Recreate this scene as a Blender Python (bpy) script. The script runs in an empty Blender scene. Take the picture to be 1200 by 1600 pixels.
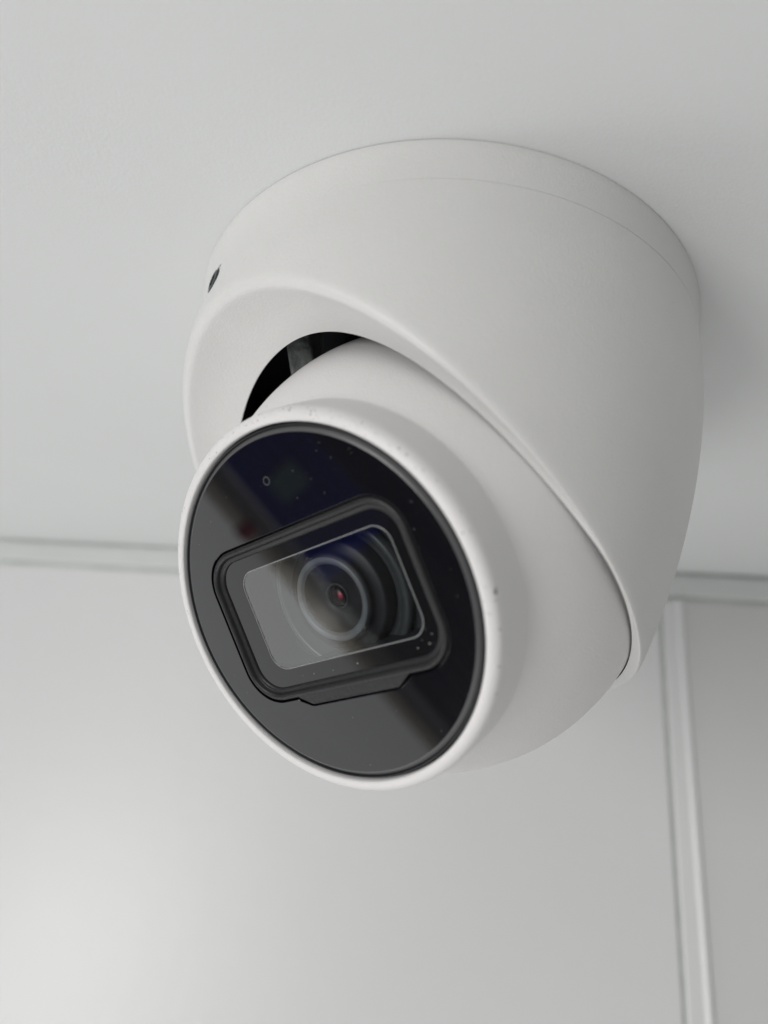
import bpy, bmesh, math, random
from mathutils import Vector, Matrix
C = bpy.context.scene
COL = C.collection
random.seed(7)
MM = 0.001

# ------------------------------------------------------------------ camera
cam_d = bpy.data.cameras.new('camera'); cam = bpy.data.objects.new('camera', cam_d); COL.objects.link(cam)
cR = Vector((0.99476737, -0.04249555, 0.09290917)); cU = Vector((-0.10216646, -0.41376775, 0.90463156))
cF = Vector((0.0, 0.90939011, 0.41594426))
cU = cR.cross(cF).normalized()
M = Matrix((cR, cU, -cF)).transposed().to_4x4(); M.translation = Vector((0, 0, -120.10979)) * MM
cam.matrix_world = M
cam_d.sensor_fit = 'HORIZONTAL'; cam_d.sensor_width = 36.0; cam_d.lens = 36.0 * 1168.625 / 1200.0
cam_d.clip_start = 0.005; cam_d.clip_end = 50.0
cam_d.dof.use_dof = True; cam_d.dof.focus_distance = 0.150; cam_d.dof.aperture_fstop = 10.5
C.camera = cam
C.render.resolution_x = 768; C.render.resolution_y = 1024

# ------------------------------------------------------------------ world and lamps
world = bpy.data.worlds.new('World'); C.world = world; world.use_nodes = True
bg = world.node_tree.nodes['Background']; bg.inputs[0].default_value = (0.985, 0.99, 1.0, 1); bg.inputs[1].default_value = 0.39

def area_lamp(name, loc, target, sx, sy, watts, col):
    l = bpy.data.lights.new(name, 'AREA'); l.shape = 'RECTANGLE'; l.size = sx; l.size_y = sy; l.energy = watts; l.color = col
    o = bpy.data.objects.new(name, l); COL.objects.link(o); o.location = loc
    o.rotation_euler = (Vector(target) - Vector(loc)).to_track_quat('-Z', 'Y').to_euler()
    return o
area_lamp('left_fill_light', (-0.70, -0.45, -0.32), (0.0, 0.2, -0.1), 0.36, 0.42, 4.0, (1.0, 0.985, 0.965))  # added soft lamp off to the left, its source is unseen
area_lamp('side_light', (-0.75, 0.265, -1.00), (0.0, 0.24, -1.00), 0.28, 1.40, 2.0, (0.98, 0.99, 0.985))
area_lamp('low_left_light', (-0.45, 0.15, -0.95), (0.0, 0.2, -0.1), 0.4, 0.3, 1.45, (1.0, 0.99, 0.98))
area_lamp('low_light', (0.1, -0.1, -1.4), (0.0, 0.2, -0.1), 0.8, 0.8, 1.0, (1.0, 0.99, 0.98))  # added fill from below, stands in for floor bounce
C.view_settings.view_transform = 'Standard'; C.view_settings.look = 'None'
C.view_settings.exposure = 0.0; C.view_settings.gamma = 1.0
C.cycles.max_bounces = 10; C.cycles.transparent_max_bounces = 12

# ------------------------------------------------------------------ materials
def mat(name, col, rough=0.5, metal=0.0, ior=1.5, coat=0.0, bump=0.0, bscale=800.0, mottle=0.0, mscale=60.0, spec=0.5, bdist=0.0002, patch=0.0):
    m = bpy.data.materials.new(name); m.use_nodes = True; nt = m.node_tree; b = nt.nodes['Principled BSDF']
    b.inputs['Base Color'].default_value = (*col, 1); b.inputs['Roughness'].default_value = rough
    b.inputs['Metallic'].default_value = metal; b.inputs['IOR'].default_value = ior
    b.inputs['Coat Weight'].default_value = coat; b.inputs['Coat Roughness'].default_value = 0.15
    b.inputs['Specular IOR Level'].default_value = spec
    tc = nt.nodes.new('ShaderNodeTexCoord')
    if mottle > 0:
        n = nt.nodes.new('ShaderNodeTexNoise'); n.inputs['Scale'].default_value = mscale; n.inputs['Detail'].default_value = 5
        r = nt.nodes.new('ShaderNodeMapRange'); r.inputs[1].default_value = 0.3; r.inputs[2].default_value = 0.7
        r.inputs[3].default_value = 1 - mottle; r.inputs[4].default_value = 1 + mottle
        mx = nt.nodes.new('ShaderNodeVectorMath'); mx.operation = 'SCALE'; mx.inputs[0].default_value = col
        nt.links.new(tc.outputs['Object'], n.inputs['Vector']); nt.links.new(n.outputs[0], r.inputs[0])
        nt.links.new(r.outputs[0], mx.inputs['Scale']); nt.links.new(mx.outputs[0], b.inputs['Base Color'])
    if bump > 0:
        n = nt.nodes.new('ShaderNodeTexNoise'); n.inputs['Scale'].default_value = bscale; n.inputs['Detail'].default_value = 3
        n.inputs['Roughness'].default_value = 0.55
        bp = nt.nodes.new('ShaderNodeBump'); bp.inputs['Strength'].default_value = bump; bp.inputs['Distance'].default_value = bdist
        nt.links.new(tc.outputs['Object'], n.inputs['Vector']); nt.links.new(n.outputs[0], bp.inputs['Height'])
        src = bp
        if patch > 0:
            n2 = nt.nodes.new('ShaderNodeTexNoise'); n2.inputs['Scale'].default_value = bscale / 9; n2.inputs['Detail'].default_value = 4
            bp2 = nt.nodes.new('ShaderNodeBump'); bp2.inputs['Strength'].default_value = patch; bp2.inputs['Distance'].default_value = bdist * 6
            nt.links.new(tc.outputs['Object'], n2.inputs['Vector']); nt.links.new(n2.outputs[0], bp2.inputs['Height'])
            nt.links.new(bp.outputs[0], bp2.inputs['Normal']); src = bp2
        nt.links.new(src.outputs[0], b.inputs['Normal'])
    return m
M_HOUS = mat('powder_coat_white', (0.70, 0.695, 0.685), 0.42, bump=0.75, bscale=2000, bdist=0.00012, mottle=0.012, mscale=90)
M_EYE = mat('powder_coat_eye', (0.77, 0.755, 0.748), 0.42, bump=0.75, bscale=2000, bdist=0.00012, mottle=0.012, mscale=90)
M_CEIL = mat('laminate_ceiling', (0.745, 0.76, 0.755), 0.45, bump=0.28, bscale=1300, bdist=0.0002, mottle=0.015, mscale=14)
M_WALL = mat('laminate_wall', (0.765, 0.77, 0.765), 0.40, ior=1.9, bump=0.3, bscale=900, bdist=0.0002, mottle=0.015, mscale=9, patch=0.10)
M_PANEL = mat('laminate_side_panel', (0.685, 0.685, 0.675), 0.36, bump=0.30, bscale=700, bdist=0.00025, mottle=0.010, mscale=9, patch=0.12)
M_TRIM = mat('painted_trim', (0.71, 0.73, 0.715), 0.40, bump=0.2, bscale=900, mottle=0.02, mscale=30)
M_BACK = mat('gap_filler', (0.70, 0.72, 0.70), 0.8, mottle=0.1, mscale=80)
M_FACE = mat('black_mirror_glass', (0.006, 0.006, 0.008), 0.02, ior=1.40)
M_FACE2 = mat('black_mirror_glass_bevel', (0.085, 0.085, 0.088), 0.25, ior=1.5)
M_BORD = mat('black_glass_print', (0.008, 0.008, 0.009), 0.06, ior=1.36)
M_BLACK = mat('black_rubber', (0.012, 0.013, 0.015), 0.35, bump=0.2, bscale=1500, bdist=0.0001)
M_FRAME = mat('satin_black_plastic', (0.014, 0.014, 0.015), 0.36, bump=0.6, bscale=1300, bdist=0.00016, spec=0.35)
M_DARK = mat('black_inside', (0.035, 0.035, 0.038), 0.5, mottle=0.3, mscale=200)
M_CAV = mat('cavity_plastic', (0.034, 0.039, 0.044), 0.6, mottle=0.05, mscale=60)
M_GREY = mat('bracket_grey', (0.10, 0.11, 0.105), 0.3, bump=0.6, bscale=260, bdist=0.0012, mottle=0.55, mscale=260)
M_RING = mat('lens_ring_grey', (0.23, 0.245, 0.26), 0.35, mottle=0.08, mscale=400)
M_ARC = mat('inner_ring_grey', (0.085, 0.095, 0.10), 0.30, mottle=0.1, mscale=400)
M_SCREW = mat('black_screw_steel', (0.045, 0.05, 0.055), 0.4, metal=0.8)
M_LENS = mat('coated_lens', (0.020, 0.012, 0.014), 0.05, ior=1.3)
M_RED = mat('red_glint', (0.45, 0.01, 0.06), 0.15, ior=1.6)
M_EDGE = mat('glass_edge', (0.30, 0.31, 0.31), 0.2)
M_DUST = mat('dust', (0.42, 0.42, 0.41), 0.9)
M_CHIP = mat('chipped_paint', (0.16, 0.15, 0.14), 0.8)
def glass_mat():
    m = bpy.data.materials.new('window_glass'); m.use_nodes = True; nt = m.node_tree; nt.nodes.clear()
    o = nt.nodes.new('ShaderNodeOutputMaterial'); mx = nt.nodes.new('ShaderNodeMixShader')
    t = nt.nodes.new('ShaderNodeBsdfTransparent'); g = nt.nodes.new('ShaderNodeBsdfGlossy'); fr = nt.nodes.new('ShaderNodeFresnel')
    t.inputs[0].default_value = (0.93, 0.95, 0.96, 1); g.inputs['Roughness'].default_value = 0.0; fr.inputs[0].default_value = 1.85
    nt.links.new(fr.outputs[0], mx.inputs[0]); nt.links.new(t.outputs[0], mx.inputs[1]); nt.links.new(g.outputs[0], mx.inputs[2])
    nt.links.new(mx.outputs[0], o.inputs[0]); return m
M_GLASS = glass_mat()

# ------------------------------------------------------------------ helpers
def tag(o, label=None, cat=None, kind=None, group=None):
    if label: o['label'] = label
    if cat: o['category'] = cat
    if kind: o['kind'] = kind
    if group: o['group'] = group
    return o
def empty(name, loc):
    o = bpy.data.objects.new(name, None); COL.objects.link(o); o.location = loc; o.empty_display_size = 0.02
    return o
def mk(name, verts, faces, m, parent=None, smooth=True, org=(0, 0, 0), mm=True):
    """verts in world millimetres; mesh is stored relative to the origin of the top-level thing"""
    s = MM if mm else 1
    me = bpy.data.meshes.new(name)
    og = Vector(org)
    me.from_pydata([tuple(Vector(v) * s - og) for v in verts], [], faces); me.update()
    if smooth: me.polygons.foreach_set('use_smooth', [True] * len(me.polygons))
    o = bpy.data.objects.new(name, me); COL.objects.link(o)
    if isinstance(m, (list, tuple)):
        for q in m: me.materials.append(q)
    else: me.materials.append(m)
    if parent: o.parent = parent
    return o
def fix_normals(o):
    bm = bmesh.new(); bm.from_mesh(o.data); bmesh.ops.recalc_face_normals(bm, faces=bm.faces); bm.to_mesh(o.data); bm.free(); o.data.update()
def grid_faces(nr, nc, close_c=True, off=0):
    fs = []
    for i in range(nr - 1):
        for j in range(nc if close_c else nc - 1):
            k = (j + 1) % nc
            fs.append((off + i * nc + j, off + i * nc + k, off + (i + 1) * nc + k, off + (i + 1) * nc + j))
    return fs
def box(x0, x1, y0, y1, z0, z1):
    v = [(x, y, z) for x in (x0, x1) for y in (y0, y1) for z in (z0, z1)]
    f = [(0, 1, 3, 2), (4, 6, 7, 5), (0, 4, 5, 1), (2, 3, 7, 6), (0, 2, 6, 4), (1, 5, 7, 3)]
    return v, f
def lathe(name, prof, P0, n, m, parent, nc=256, org=(0, 0, 0), caps=(False, False), smooth=True, ref=None):
    """prof: (axial, radius) in mm about axis n through P0"""
    n = n.normalized(); a = (ref or n.orthogonal()).normalized(); b = n.cross(a)
    V = []
    for d, r in prof:
        for j in range(nc):
            t = 2 * math.pi * j / nc
            V.append(P0 + n * d + (a * math.cos(t) + b * math.sin(t)) * r)
    F = grid_faces(len(prof), nc)
    if caps[0]: F.append(tuple(range(nc)))
    if caps[1]: F.append(tuple(reversed(range((len(prof) - 1) * nc, len(prof) * nc))))
    o = mk(name, V, F, m, parent, smooth, org); fix_normals(o); return o
def rrect(x0, x1, y0, y1, r, k=14):
    P = []
    for cx, cy, a0 in ((x1 - r, y1 - r, 0), (x0 + r, y1 - r, 90), (x0 + r, y0 + r, 180), (x1 - r, y0 + r, 270)):
        for i in range(k + 1):
            a = math.radians(a0 + 90 * i / k); P.append((cx + r * math.cos(a), cy + r * math.sin(a)))
    return P
def autosmooth(o, deg):
    me = o.data
    bm = bmesh.new(); bm.from_mesh(me)
    for e in bm.edges:
        if len(e.link_faces) == 2 and e.calc_face_angle(0) > math.radians(deg): e.smooth = False
    bm.to_mesh(me); bm.free()

# ------------------------------------------------------------------ the setting: ceiling, wall, trims
def wy(x): return -0.14630102 * x + 310.305
wdir = Vector((1, -0.14630102, 0)).normalized(); wn = Vector((-0.14630102, -1, 0)).normalized()   # wn faces the room
def wp(x, off, z):                                  # x measured on the wall line (mm), off towards the room
    p = Vector((x, wy(x), z)); return p + wn * off
def wall_box(name, xa, xb, o0, o1, z0, z1, m, bev=0.0):
    V = [wp(x, o, z) for x in (xa, xb) for o in (o0, o1) for z in (z0, z1)]
    F = [(0, 1, 3, 2), (4, 6, 7, 5), (0, 4, 5, 1), (2, 3, 7, 6), (0, 2, 6, 4), (1, 5, 7, 3)]
    o = mk(name, V, F, m, None, False); fix_normals(o)
    if bev:
        b = o.modifiers.new('bevel', 'BEVEL'); b.width = bev * MM; b.segments = 3; b.limit_method = 'ANGLE'
    return o
v, f = box(-1800, 1200, -1400, 640, 0, 25)
o = mk('ceiling', v, f, M_CEIL, None, False); fix_normals(o); tag(o, kind='structure')
tag(wall_box('wall', -1700, 116.9, -20, 0, -2400, -13.0, M_WALL, 0.8), kind='structure')
tag(wall_box('wall_recess', -1700, 1100, -24, -1.8, -2400, -0.2, M_BACK), kind='structure')
o = wall_box('ceiling_trim', -1700, 1100, -2.9, -0.1, -11.0, -2.0, M_TRIM, 0.6)
tag(o, 'narrow pale grey horizontal strip along the top of the white wall', 'trim')
v, f = box(560, 600, -1400, 240, -2400, -0.2)  # added wall out of view, blocks light to darken the right side
o = mk('shade_wall', v, f, mat('shade_wall_paint', (0.42, 0.42, 0.41), 0.6, mottle=0.03, mscale=6), None, False); fix_normals(o); tag(o, kind='structure')
# door frame / side panel to the right: strip, round bead and flat panel
fr = empty('side_panel', wp(124, 0, -1200) * MM)
O_ = fr.location.copy()
def fpart(name, xa, xb, o0, o1, z0, z1, m, bev):
    V = [wp(x, oo, z) for x in (xa, xb) for oo in (o0, o1) for z in (z0, z1)]
    F = [(0, 1, 3, 2), (4, 6, 7, 5), (0, 4, 5, 1), (2, 3, 7, 6), (0, 2, 6, 4), (1, 5, 7, 3)]
    q = mk(name, V, F, m, fr, False, O_); fix_normals(q)
    b = q.modifiers.new('bevel', 'BEVEL'); b.width = bev * MM; b.segments = 4; b.limit_method = 'ANGLE'; return q
fpart('strip', 118.4, 124.2, -20, 0.0, -2400, -13.0, M_WALL, 0.9)
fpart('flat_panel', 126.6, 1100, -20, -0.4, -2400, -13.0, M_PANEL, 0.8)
V = []; nb = 12
for z in (-2400, -13.0):
    for i in range(nb + 1):
        a = math.pi * i / nb; V.append(wp(125.4 - 1.9 * math.cos(a), -0.9 + 2.0 * math.sin(a), z))
q = mk('round_bead', V, [(i, i + 1, nb + 2 + i, nb + 1 + i) for i in range(nb)] + [tuple(range(nb + 1)), tuple(range(2 * nb + 1, nb, -1))], M_WALL, fr, True, O_)
fix_normals(q); autosmooth(q, 50)
tag(fr, 'white side panel with a rounded vertical bead beside the wall groove', 'panel')

# ------------------------------------------------------------------ the security camera
CX, CY = 10.9055, 156.3204
Oc = Vector((CX, CY, 0)); ORG = Oc * MM
cctv = empty('security_camera', ORG)
tag(cctv, 'white eyeball security camera with round black glass face fixed under the ceiling', 'security camera')
R1, Z1, HB, NP, ZS = 60.06, 17.534, 110.43, 1.678, 9.34
def prof(s):
    u = min(max((s - Z1) / HB, 0), 0.99999)
    return R1 * (1 - u ** NP) ** (1 / NP)
Bc = Vector((10.8033, 155.6871, -56.3101)); RB = 48.175
n = Vector((-0.51733546, -0.61561907, -0.59445537)).normalized()
f1 = Vector((0.71898252, -0.68940391, 0.0882405)).normalized(); f2 = n.cross(f1).normalized()
# opening plane frame
AZ = math.radians(-146.0276); hh = Vector((math.cos(AZ), math.sin(AZ), 0)); ll = Vector((0, 0, 1)).cross(hh)
SL = 0.6517; uu = (hh + Vector((0, 0, SL))).normalized(); mo = (hh * SL - Vector((0, 0, 1))).normalized()
PR = Oc + Vector((0, 0, -45.3587))                   # rim surface origin
PH = Oc + Vector((0, 0, -63.2389))                   # hole surface origin
def swell(th, s):                                    # the shell swells a little beside the opening
    t = min(max((s - 9.4) / 13, 0), 1); t = t * t * (3 - 2 * t)
    return 1 + 0.020 * t * max(0.0, math.cos(th - math.radians(-172))) ** 5
def surf(P0, r, psi, ql, qu):
    u_, l_ = r * math.cos(psi), r * math.sin(psi)
    off = ql * l_ * l_ + qu * u_ * u_ - (0.0068 * (u_ + 29.1956) ** 2 if u_ < -29.1956 else 0.0)
    return P0 + uu * u_ + ll * l_ + mo * off
def inside(p, th=0.0):
    q = p - Oc; return -q.z < Z1 + HB and math.hypot(q.x, q.y) < prof(-q.z) * swell(math.atan2(q.y, q.x), -q.z) - th
def rim_pt(psi):
    lo, hi = 0.0, 110.0
    for _ in range(36):
        mid = (lo + hi) / 2
        if inside(surf(PR, mid, psi, 0.0089, 0.0036)): lo = mid
        else: hi = mid
    return surf(PR, lo, psi, 0.0089, 0.0036)
def hole_pt(psi):
    cs, sn = math.cos(psi), math.sin(psi)
    a, e = (57.8474, 2.0554) if cs > 0 else (45.8049, 1.8254)
    r = ((abs(cs) / a) ** e + (abs(sn) / 48.0177) ** e) ** (-1 / e)
    return surf(PH, r, psi, 0.0027, -0.0022)
NPSI = 320
rows = None; V = []
inner_rows = []
for k in range(NPSI):
    # denser angle sampling is not needed: the curve is smooth
    psi = 2 * math.pi * k / NPSI
    H = hole_pt(psi); Rm = rim_pt(psi)
    q = Rm - Oc; th = math.atan2(q.y, q.x); zr = -q.z
    path = []
    # dome side: from base seam to rim
    nd = 46; dome = []
    for i in range(nd + 1):
        gp = 0.004 + 0.16 * max(0.0, math.cos(th - math.radians(-35))) ** 1.5; t = i / nd; z = ZS + gp + (zr - ZS - gp) * t; r = prof(z) * swell(th, z); dome.append(Vector((CX + r * math.cos(th), CY + r * math.sin(th), -z)))
    # chamfer side with a slight dish
    nc_ = 18; ch = []
    nrm = mo; L = (H - Rm).length
    for i in range(nc_ + 1):
        t = i / nc_; p = Rm.lerp(H, t) - nrm * (min(0.9, 0.06 * L) * math.sin(math.pi * t) * 0.8); ch.append(p)
    # fillet: replace the corner by a quadratic curve
    fl = 2.0
    fd = min(3.0, 0.45 * sum((dome[i + 1] - dome[i]).length for i in range(nd))); fc = 2.4 * (1 - math.exp(-0.42 * L / 2.4))
    def at_len(pts, s):
        acc = 0
        for i in range(len(pts) - 1):
            l_ = (pts[i + 1] - pts[i]).length
            if acc + l_ >= s: return pts[i].lerp(pts[i + 1], (s - acc) / max(l_, 1e-9)), i + 1
            acc += l_
        return pts[-1], len(pts)
    dr = dome[::-1]
    A, ia = at_len(dr, fd); B2, ib = at_len(ch, fc)
    def resample(pts, m_):
        ls = [0]
        for i in range(len(pts) - 1): ls.append(ls[-1] + (pts[i + 1] - pts[i]).length)
        out = []
        for j in range(m_ + 1):
            s = ls[-1] * j / m_; i = 0
            while i < len(ls) - 2 and ls[i + 1] < s: i += 1
            out.append(pts[i].lerp(pts[i + 1], (s - ls[i]) / max(ls[i + 1] - ls[i], 1e-9)))
        return out
    seg1 = resample([A] + dr[ia:], 44)[::-1]             # base -> near rim
    bez = []
    for j in range(1, 10):
        t = j / 10; bez.append(A * (1 - t) ** 2 + Rm * 2 * t * (1 - t) + B2 * t * t)
    seg2 = resample([B2] + ch[ib:], 14)
    rad = (H - PH).normalized()
    lip = [H - mo * 0.15 + rad * 0.05, H - mo * 0.4 + rad * 0.3]
    path = seg1 + bez + seg2 + lip
    # little turn-in at the seam
    b0 = seg1[0]; rr_ = Vector((math.cos(th), math.sin(th), 0))
    path = [b0 + Vector((0, 0, 0.01)) - rr_ * 2.0] + path
    V.append(path)
    # black liner behind the opening
    Hi = H - mo * 0.42 + rad * 0.32
    Bp = Vector((CX + 57.5 * math.cos(th), CY + 57.5 * math.sin(th), -3.0))
    rc = max(prof(zr * 0.55) - 3.0, 20); Cp = Vector((CX + rc * math.cos(th), CY + rc * math.sin(th), -zr * 0.5))
    inner_rows.append([Hi * (1 - t) ** 2 + Cp * 2 * t * (1 - t) + Bp * t * t for t in [i / 12 for i in range(13)]])
npth = len(V[0])
verts = [V[k][i] for i in range(npth) for k in range(NPSI)]
hous = mk('housing', verts, grid_faces(npth, NPSI), M_HOUS, cctv, True, ORG); fix_normals(hous); autosmooth(hous, 60)
iv = [inner_rows[k][i] for i in range(13) for k in range(NPSI)]
liner = mk('inner_liner', iv, grid_faces(13, NPSI), M_DARK, cctv, True, ORG); fix_normals(liner)
bp_ = lathe('base_plate', [(-0.02, 60.6), (-0.14, 60.7), (-0.32, 60.86), (-0.6, 60.9), (-2, 60.62), (-4, 60.36), (-6, 60.18), (-8, 60.08), (-9.34, 60.06), (-9.35, 58.0), (-2.9, 57.8)], Oc, Vector((0, 0, 1)), M_HOUS, cctv, 256, ORG, caps=(True, False)); autosmooth(bp_, 40)
lathe('inner_plate', [(-2.5, 57.6), (-2.9, 57.6)], Oc, Vector((0, 0, 1)), M_DARK, cctv, 96, ORG, caps=(True, True), smooth=False)

# lock screw in its recess, high on the left of the housing
def project(p):
    w = p - Vector((0, 0, -120.10979)); z = w.dot(cF); return 600 + 1168.625 * w.dot(cR) / z, 800 - 1168.625 * w.dot(cU) / z
best = None
for zi in range(100, 220, 5):
    for ai in range(-190, -120):
        z = zi / 10; a = math.radians(ai); p = Vector((CX + prof(z) * swell(a, z) * math.cos(a), CY + prof(z) * swell(a, z) * math.sin(a), -z))
        nr = Vector((math.cos(a), math.sin(a), 0))
        if nr.dot(Vector((0, 0, -120.11)) - p) <= 0: continue
        x_, y_ = project(p); e = (x_ - 330) ** 2 + (y_ - 437) ** 2 + (z - 14) ** 2 * 3
        if best is None or e < best[0]: best = (e, p, nr, z, ai, x_, y_)
print('screw', best)
SP, SN = best[1], best[2]
def cut_round_hole(o, P, N, r):
    bm = bmesh.new(); bm.from_mesh(o.data)
    a = N.orthogonal().normalized(); b = N.cross(a)
    def loc2(v):
        w = (v.co + ORG) / MM - P; return w.dot(a), w.dot(b), w.dot(N)
    kill = []
    for f_ in bm.faces:
        for v_ in f_.verts:
            x_, y_, z_ = loc2(v_)
            if abs(z_) < 4 and x_ * x_ + y_ * y_ < (r + 0.35) ** 2: kill.append(f_); break
    bmesh.ops.delete(bm, geom=kill, context='FACES')
    be = [v_ for v_ in bm.verts if any(e_.is_boundary for e_ in v_.link_edges)]
    be = [v_ for v_ in be if abs(loc2(v_)[2]) < 4 and math.hypot(*loc2(v_)[:2]) < r + 3.5]
    be.sort(key=lambda v_: math.atan2(loc2(v_)[1], loc2(v_)[0]))
    nn = len(be); ci = []
    for v_ in be:
        x_, y_, z_ = loc2(v_); l_ = math.hypot(x_, y_); p = P + (a * x_ + b * y_) * (r / l_)
        q = p - Oc; k = prof(-q.z) * swell(math.atan2(q.y, q.x), -q.z) / math.hypot(q.x, q.y); p = Vector((CX + q.x * k, CY + q.y * k, p.z))
        ci.append((bm.verts.new(p * MM - ORG), bm.verts.new((p - N * 0.35) * MM - ORG)))
    for i in range(nn):
        j = (i + 1) % nn
        for qd in ((be[i], be[j], ci[j][0], ci[i][0]), (ci[i][0], ci[j][0], ci[j][1], ci[i][1])):
            try: f_ = bm.faces.new(qd); f_.smooth = True
            except ValueError: pass
    bmesh.ops.recalc_face_normals(bm, faces=bm.faces); bm.to_mesh(o.data); bm.free()
cut_round_hole(hous, SP, SN, 2.9); autosmooth(hous, 60)
lathe('screw_recess', [(-0.3, 2.93), (-2.6, 2.9), (-2.7, 0.01)], SP, SN, M_DARK, hous, 40, ORG)
hexp = [(-2.65, 2.62), (0.0, 2.62), (0.22, 2.35), (0.36, 1.5), (-0.4, 1.4), (-0.5, 0.01)]
lathe('lock_screw', hexp, SP, SN, M_SCREW, hous, 24, ORG)

# ------------------------------------------------------------------ eyeball
pr = [(39.6, 33.75), (41.15, 33.72), (41.38, 33.85), (41.50, 34.1), (41.52, 34.5), (41.40, 35.0), (41.15, 35.5), (40.75, 35.9), (40.2, 36.15), (39.4, 36.28)]
for i in range(1, 8): pr.append((39.4 - i * 1.0, 36.28 + 0.035 * i))
pr += [(31.7, 36.57), (31.45, 36.64), (31.15, 36.78)]
a0 = math.asin(31.0 / RB)
for i in range(1, 61):
    a = a0 - (a0 + math.radians(48)) * i / 60; pr.append((RB * math.sin(a), RB * math.cos(a)))
eye = lathe('eyeball', pr, Bc, n, M_EYE, cctv, 360, ORG)
autosmooth(eye, 70)
lathe('eyeball_back', [(-36.2, 32.0), (-37, 28), (-37.2, 0.01)], Bc, n, M_DARK, cctv, 64, ORG)
# groove, gasket ring, bevelled glass ring
DF = 41.05
lathe('face_gasket', [(39.9, 33.8), (39.9, 33.35), (40.75, 33.3), (40.92, 33.15), (40.75, 33.0), (40.0, 32.98), (39.9, 32.7)], Bc, n, M_BLACK, cctv, 256, ORG)
Pf = Bc + n * DF
def fp(x, y, h=0.0): return Pf + f1 * x + f2 * y + n * h
OUT = rrect(-24.3, 25.3, -15.75, 15.5, 7.6)
# outline with the tab at the bottom
tab = [(-13.2, -15.75), (-12.9, -16.1), (-10.2, -17.45), (-9.6, -17.55), (10.9, -17.55), (11.5, -17.4), (14.2, -16.0), (14.6, -15.75)]
iL = 3 * 15 - 1
OUTL = OUT[:45] + tab + OUT[45:]
def sample_poly(P, N):
    ls = [0]; Q = P + [P[0]]
    for i in range(len(P)): ls.append(ls[-1] + math.dist(Q[i], Q[i + 1]))
    out = []; i = 0
    for j in range(N):
        s = ls[-1] * j / N
        while ls[i + 1] < s: i += 1
        t = (s - ls[i]) / max(ls[i + 1] - ls[i], 1e-9); out.append((Q[i][0] + (Q[i + 1][0] - Q[i][0]) * t, Q[i][1] + (Q[i + 1][1] - Q[i][1]) * t))
    return out
def offset_poly(P, w):                              # inward offset of a CCW closed curve
    N = len(P); out = []
    for i in range(N):
        ax, ay = P[i - 1]; bx, by = P[(i + 1) % N]; dx, dy = bx - ax, by - ay; l_ = math.hypot(dx, dy) or 1
        out.append((P[i][0] - dy / l_ * w, P[i][1] + dx / l_ * w))
    return out
NW = 360
oo = sample_poly(OUTL, NW); ang = [math.atan2(y, x) for x, y in oo]
V = []
RD = 31.95
ring = [(x * 1.004, y * 1.008, 0.0) for x, y in oo]
inn = [(x * 1.004, y * 1.008, -0.9) for x, y in oo]
V += [fp(x, y, h) for x, y, h in inn] + [fp(x, y, -0.04) for x, y, h in ring]
V += [fp(x * 1.004, y * 1.006, 0.0) for x, y, h in ring]
for t in (0.5, 1.0):
    for (x, y, h), a in zip(ring, ang): V.append(fp(x + (RD * math.cos(a) - x) * t, y + (RD * math.sin(a) - y) * t, 0.0))
fg = mk('face_glass', V, grid_faces(5, NW), M_FACE, cctv, False, ORG); fix_normals(fg)
lathe('glass_bevel', [(0.0, 31.95), (-0.03, 32.1), (-0.42, 32.78), (-0.55, 32.86), (-1.1, 32.88)], Pf, n, M_FACE2, fg, 256, ORG)
lathe('microphone_rim', [(-0.3, 0.58), (0.02, 0.60), (0.04, 0.68), (0.03, 0.80), (0.0, 0.84)], fp(0.3, 24.5), n, M_CAV, fg, 32, ORG)
lathe('microphone_hole', [(0.012, 0.59), (0.012, 0.01)], fp(0.3, 24.5), n, M_FACE, fg, 32, ORG)

# window frame: swept bead
base = sample_poly(OUT, NW)
fprof = [(0.10, -1.2), (0.12, -0.45), (0.25, -0.12), (0.5, 0.08), (0.85, 0.15), (1.2, 0.05), (1.38, -0.15), (1.5, -0.45), (1.58, -0.68), (1.75, -0.74), (2.0, -0.76), (2.25, -0.84), (2.42, -1.05), (2.5, -1.4)]
V = []
for w, h in fprof:
    V += [fp(x, y, h) for x, y in offset_poly(base, w)]
frm = mk('window_frame', V, grid_faces(len(fprof), NW), M_FRAME, cctv, True, ORG); fix_normals(frm)
# the tab below the frame
tv = []
tp = [(-13.3, -15.3), (-10.1, -17.3), (-9.6, -17.4), (10.9, -17.4), (11.4, -17.25), (14.6, -15.3)]
for h, ins_ in ((-1.0, 0.0), (-0.05, 0.0), (0.06, 0.15)):
    cx_ = sum(p[0] for p in tp) / 6; 
    for x, y in tp: tv.append(fp(x - ins_ * (1 if x > 0 else -1), y + ins_ * (1 if y < -16 else 0), h))
tf = [(i, (i + 1) % 6, 6 + (i + 1) % 6, 6 + i) for i in range(6)] + [(6 + i, 6 + (i + 1) % 6, 12 + (i + 1) % 6, 12 + i) for i in range(6)] + [tuple(range(12, 18))]
tb = mk('frame_tab', tv, tf, M_FRAME, frm, False, ORG); fix_normals(tb)
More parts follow.
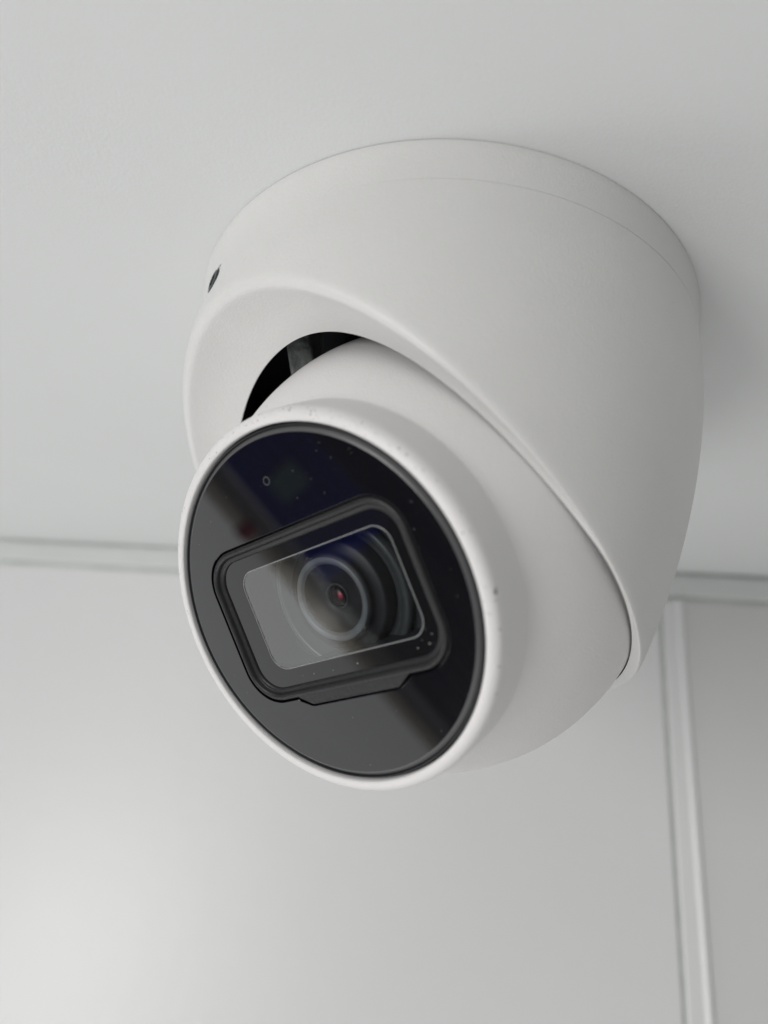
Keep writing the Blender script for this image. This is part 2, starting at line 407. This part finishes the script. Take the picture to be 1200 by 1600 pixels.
# printed black border (under the glass), cavity and glass
MI = rrect(-21.9, 22.9, -13.35, 13.1, 5.4)
PI_ = rrect(-17.2, 20.6, -10.0, 10.35, 3.6)
mi = sample_poly(MI, NW); pi_ = sample_poly(PI_, NW)
V = [fp(x, y, -1.2) for x, y in mi] + [fp(x, y, -1.2) for x, y in pi_] + [fp(x, y, -2.2) for x, y in offset_poly(pi_, 0.05)]
bd = mk('window_border', V, grid_faces(3, NW), M_BORD, cctv, False, ORG); fix_normals(bd)
V = [fp(x, y, -1.18) for x, y in offset_poly(pi_, -0.02)] + [fp(x, y, -1.12) for x, y in offset_poly(pi_, 0.08)] + [fp(x, y, -1.18) for x, y in offset_poly(pi_, 0.14)]
ed = mk('glass_edge', V, grid_faces(3, NW), M_EDGE, bd, True, ORG); fix_normals(ed)
V = [fp(x, y, -1.26) for x, y in offset_poly(pi_, -0.3)]; V.append(fp(0.3, 0, -1.26))
gl = mk('window_glass', V, [(i, (i + 1) % NW, NW) for i in range(NW)], M_GLASS, cctv, False, ORG); fix_normals(gl)
# cavity walls and floor
V = [fp(x, y, -2.15) for x, y in offset_poly(pi_, -0.6)] + [fp(x, y, -8.9) for x, y in offset_poly(pi_, -0.2)]; V.append(fp(0, 0, -9.0))
cv = mk('lens_cavity', V, grid_faces(2, NW) + [(NW + i, NW + (i + 1) % NW, 2 * NW) for i in range(NW)], M_CAV, cctv, True, ORG); fix_normals(cv); autosmooth(cv, 30)
LC = fp(0, 0, 0)
lathe('cavity_ring', [(-8.8, 15.6), (-7.0, 15.5), (-6.9, 14.4), (-7.3, 14.3), (-8.8, 12.5)], LC, n, M_ARC, cv, 128, ORG)
lb = lathe('lens_barrel', [(-8.9, 11.8), (-6.6, 11.2), (-6.2, 10.7), (-6.2, 9.2), (-5.2, 8.9), (-4.7, 8.6), (-4.6, 8.15)], LC, n, M_DARK, cctv, 128, ORG)
lathe('lens_ring', [(-4.6, 8.15), (-4.45, 8.05), (-4.45, 7.25), (-4.6, 7.1), (-5.0, 6.7)], LC, n, M_RING, lb, 128, ORG)
lathe('lens_cone', [(-5.0, 6.7), (-6.0, 5.0), (-6.4, 3.4), (-6.5, 2.5), (-6.8, 2.3)], LC, n, M_DARK, lb, 96, ORG)
lathe('lens_glint', [(-6.25, 0.75), (-6.08, 0.5), (-6.02, 0.01)], LC + f1 * 0.75, n, M_RED, lb, 32, ORG)  # red glint of the lens, painted as a small coloured cap
lathe('lens_retainer', [(-6.45, 2.55), (-6.25, 2.45), (-6.25, 2.30), (-6.5, 2.15)], LC, n, M_ARC, lb, 64, ORG)
lathe('lens', [(-6.0 - 2.9 * (1 - math.cos(a)), 2.9 * math.sin(a) + 0.01) for a in [math.radians(50) * i / 10 for i in range(11)]], LC, n, M_LENS, lb, 64, ORG)

# ------------------------------------------------------------------ inner bracket seen through the gap
def seg_plate(name, C0, ax, r0, r1, a0_, a1_, d0, d1, m, parent, N=24):
    """a curved plate around axis ax"""
    a = uu - ax * uu.dot(ax); a.normalize(); b = ax.cross(a); V = []
    for i in range(N + 1):
        t = math.radians(a0_ + (a1_ - a0_) * i / N); rd = a * math.cos(t) + b * math.sin(t)
        V += [C0 + rd * r0 + ax * d0, C0 + rd * r1 + ax * d0, C0 + rd * r1 + ax * d1, C0 + rd * r0 + ax * d1]
    F = []
    for i in range(N):
        for j in range(4): F.append((i * 4 + j, i * 4 + (j + 1) % 4, (i + 1) * 4 + (j + 1) % 4, (i + 1) * 4 + j))
    F += [(0, 1, 2, 3), (N * 4 + 3, N * 4 + 2, N * 4 + 1, N * 4)]
    q = mk(name, V, F, m, parent, False, ORG); fix_normals(q); return q

# ------------------------------------------------------------------ added out-of-frame things for the black glass to mirror
def solid(name, x0, x1, y0, y1, z0, z1, m, label, cat, bev=0.004):
    v_, f_ = box(x0 * 1000, x1 * 1000, y0 * 1000, y1 * 1000, z0 * 1000, z1 * 1000)
    q = mk(name, v_, f_, m, None, False); fix_normals(q); b = q.modifiers.new('bevel', 'BEVEL'); b.width = bev; b.segments = 2
    return tag(q, label, cat)
M_NAVY = mat('navy_lacquer', (0.045, 0.06, 0.42), 0.6, mottle=0.2, mscale=5)
M_BROWN = mat('beige_band', (0.55, 0.46, 0.36), 0.6, mottle=0.25, mscale=12)
def sheer(nm_, c_):
    m = bpy.data.materials.new(nm_); m.use_nodes = True; nt = m.node_tree; nt.nodes.clear()
    o = nt.nodes.new('ShaderNodeOutputMaterial'); mx = nt.nodes.new('ShaderNodeMixShader'); t = nt.nodes.new('ShaderNodeBsdfTransparent'); d_ = nt.nodes.new('ShaderNodeBsdfTranslucent')
    t.inputs[0].default_value = (*c_, 1); d_.inputs[0].default_value = (*c_, 1); mx.inputs[0].default_value = 0.35
    nt.links.new(t.outputs[0], mx.inputs[1]); nt.links.new(d_.outputs[0], mx.inputs[2]); nt.links.new(mx.outputs[0], o.inputs[0]); return m
def added_curtain(name, ya, yb, xoff, amp, m, parent=None, za=-0.03, zb=-1.23):
    V = []; NY, NZ = 60, 24
    for side in (0, 1):
        for i in range(NZ + 1):
            z = za + (zb - za) * i / NZ; sh = 0.087 * (-z - 0.31)
            for j in range(NY + 1):
                t = j / NY; y = (ya + (yb - ya) * t + sh * (t if name == 'cloth' else (0 if name == 'black_cloth' else 1))); V.append((-0.58 + xoff + amp * math.sin(t * 34) - side * 0.003, y, z))
    F = []; w_ = NY + 1; o2 = (NZ + 1) * w_
    for i in range(NZ):
        for j in range(NY):
            k = i * w_ + j; F.append((k, k + 1, k + w_ + 1, k + w_)); F.append((o2 + k, o2 + k + w_, o2 + k + w_ + 1, o2 + k + 1))
    for i in range(NZ):
        for j in (0, NY):
            k = i * w_ + j; F.append((k, k + w_, o2 + k + w_, o2 + k))
    og = parent.location if parent else Vector((0, 0, 0))
    q = mk(name, V, F, m, parent, True, og, mm=False); fix_normals(q); autosmooth(q, 50); return q
cr = empty('added_curtain', (-0.58, 0.0, -0.03))  # added unseen drape, gives the black glass dark and beige tones to mirror
added_curtain('cloth', 0.055, 0.141, 0.0, 0.004, M_NAVY, cr, -0.03, -0.46)
added_curtain('cloth', 0.055, 0.141, 0.0, 0.004, M_DARK, cr, -0.461, -1.23)
added_curtain('black_cloth', -0.20, 0.055, 0.0, 0.006, M_DARK, cr)
added_curtain('sheer_edge', 0.142, 0.156, 0.002, 0.0, sheer('sheer_grey', (0.40, 0.40, 0.39)), cr)
added_curtain('edge_band', 0.156, 0.1615, 0.003, 0.0, M_BROWN, cr)
added_curtain('sheer_edge', 0.1615, 0.173, 0.002, 0.0, sheer('sheer_beige', (0.72, 0.69, 0.63)), cr)
def patch_box(name, y0, y1, z0, z1, x0, x1, m):
    v_, f_ = box(x0, x1, y0, y1, z0, z1); q = mk(name, v_, f_, m, cr, False, cr.location); fix_normals(q)
    b = q.modifiers.new('bevel', 'BEVEL'); b.width = 0.004; b.segments = 3; return q
patch_box('patch', 88, 122, -352, -318, -572, -568, mat('teal_cloth', (0.25, 0.42, 0.42), 0.7))
patch_box('tie', 160, 178, -352, -333, -574, -568, mat('red_cloth', (0.55, 0.05, 0.05), 0.7))
tag(cr, 'dark navy drape with a brown edge band, added out of frame for the black glass face to mirror', 'added_curtain')

# ------------------------------------------------------------------ bracket inside the housing, dust, chips and burrs
def blob(P, N, r, V, F, fl=0.5):
    a = N.orthogonal().normalized(); b = N.cross(a); k0 = len(V); t0 = random.random() * 6
    for i in range(5):
        t = t0 + 2 * math.pi * i / 5; q = r * random.uniform(0.6, 1.3); V.append(P + a * (q * math.cos(t)) + b * (q * math.sin(t)) - N * 0.01)
    V.append(P + N * r * fl)
    for i in range(5): F.append((k0 + i, k0 + (i + 1) % 5, k0 + 5))
def stuff(name, V, F, m, parent):
    q = mk(name, V, F, m, parent, True, ORG); tag(q, kind='stuff'); return q
# dust on the black glass and on the window
V, F = [], []
for i in range(170):
    if i < 60:
        a = random.uniform(-0.2, 1.3); r = random.uniform(20, 31); x, y = r * math.cos(a), r * math.sin(a)
        if abs(x) < 26 and abs(y) < 17: continue
    else:
        a = random.uniform(0, 6.28); r = 31 * math.sqrt(random.random()); x, y = r * math.cos(a), r * math.sin(a)
        if abs(x) < 26 and abs(y) < 18.5: continue
    blob(fp(x, y, 0.0), n, random.choice([0.03, 0.04, 0.05, 0.08]), V, F)
stuff('dust_specks', V, F, M_DUST, fg)
V, F = [], []
for x, y, r in [(19.8, -11.5, .16), (21.0, -10.0, .12), (17.2, -11.8, .12), (3.2, -12.0, .16), (-3.0, -12.2, .09), (-8, -12.0, .08), (20.2, -9.0, .07), (18.6, -10.6, .07), (20.6, -11.7, .07), (-11, -11.9, .06)]:
    blob(fp(x, y, -1.19), n, r, V, F)
stuff('dust_specks', V, F, M_DUST, bd)
# paint burrs along the front edge of the eyeball
def on_rim(ang, rr, d): 
    return Bc + n * d + (f1 * math.cos(ang) + f2 * math.sin(ang)) * rr
V, F, V2, F2 = [], [], [], []
for i in range(650):
    ang = math.radians(random.gauss(72, 26) if i < 300 else random.uniform(-30, 200)); k = random.choice([(34.4, 41.5), (35.0, 41.4), (35.5, 41.1), (35.85, 40.75)])
    p = on_rim(ang, k[0] + random.uniform(-.15, .15), k[1]); nn = (n + (p - Bc - n * k[1]).normalized() * (k[0] - 34.3) * 0.6).normalized()
    r = random.choice([0.07, 0.10, 0.14, 0.21])
    if random.random() < 0.72: blob(p, nn, r, V, F, 0.9)
    else: blob(p, nn, r * 0.9, V2, F2, 0.2)
def on_ball(x, y): 
    q = Bc + f1 * x + f2 * y; return q
for i in range(26):
    ang = math.radians(random.gauss(80, 4)); d = 35.5 + random.gauss(0, 1.8); rr = 36.28 + 0.035 * (39.4 - d)
    p = on_rim(ang, rr, d); blob(p, (p - Bc - n * d).normalized(), random.choice([0.12, 0.18, 0.24]), V, F, 0.8)
stuff('paint_burrs', V, F, M_EYE, eye)
for ang, rr, d, r in [(-9.5, 36.1, 40.3, .45), (-8.8, 36.15, 40.1, .3), (-37, 36.1, 40.4, .25), (12, 36.05, 40.5, .12), (4, 35.8, 40.8, .12)]:
    a = math.radians(ang); p = on_rim(a, rr, d); blob(p, (p - Bc - n * d).normalized(), r, V2, F2, 0.25)
stuff('paint_chips', V2, F2, M_CHIP, eye)
V, F = [], []
for i in range(34):                                   # small pits in the powder coat of the shell
    th = math.radians(random.uniform(-140, -40)); z = random.uniform(12, 60); r = prof(z) * swell(th, z) - 0.01
    p = Vector((CX + r * math.cos(th), CY + r * math.sin(th), -z)); blob(p, Vector((math.cos(th), math.sin(th), -0.3)).normalized(), random.choice([0.05, 0.07, 0.10]), V, F, 0.25)
stuff('paint_specks', V, F, M_CHIP, hous)
def slab(name, c, w, h, t, m):
    c, w, h, t = Vector(c), Vector(w), Vector(h), Vector(t); V = []
    for a_ in (-.5, .5):
        for b_ in (-.5, .5):
            for c_ in (0, 1): V.append(c + w * a_ + h * b_ + t * c_)
    q = mk(name, V, [(0, 1, 3, 2), (4, 6, 7, 5), (0, 4, 5, 1), (2, 3, 7, 6), (0, 2, 6, 4), (1, 5, 7, 3)], m, cctv, False, ORG); fix_normals(q)
    b = q.modifiers.new('bevel', 'BEVEL'); b.width = 0.0006; b.segments = 3; return q
slab('inner_bracket', (-21.0, 134.4, -25.2), (5.2, 0.3, 1.4), (3.2, 7.0, -10.6), (-0.4, 2.4, 1.7), M_GREY)
slab('inner_bracket', (-14.7, 135.9, -19.2), (5.6, 0.4, 2.2), (0.8, 5.6, -7.5), (-0.4, 2.4, 1.7), M_CAV)
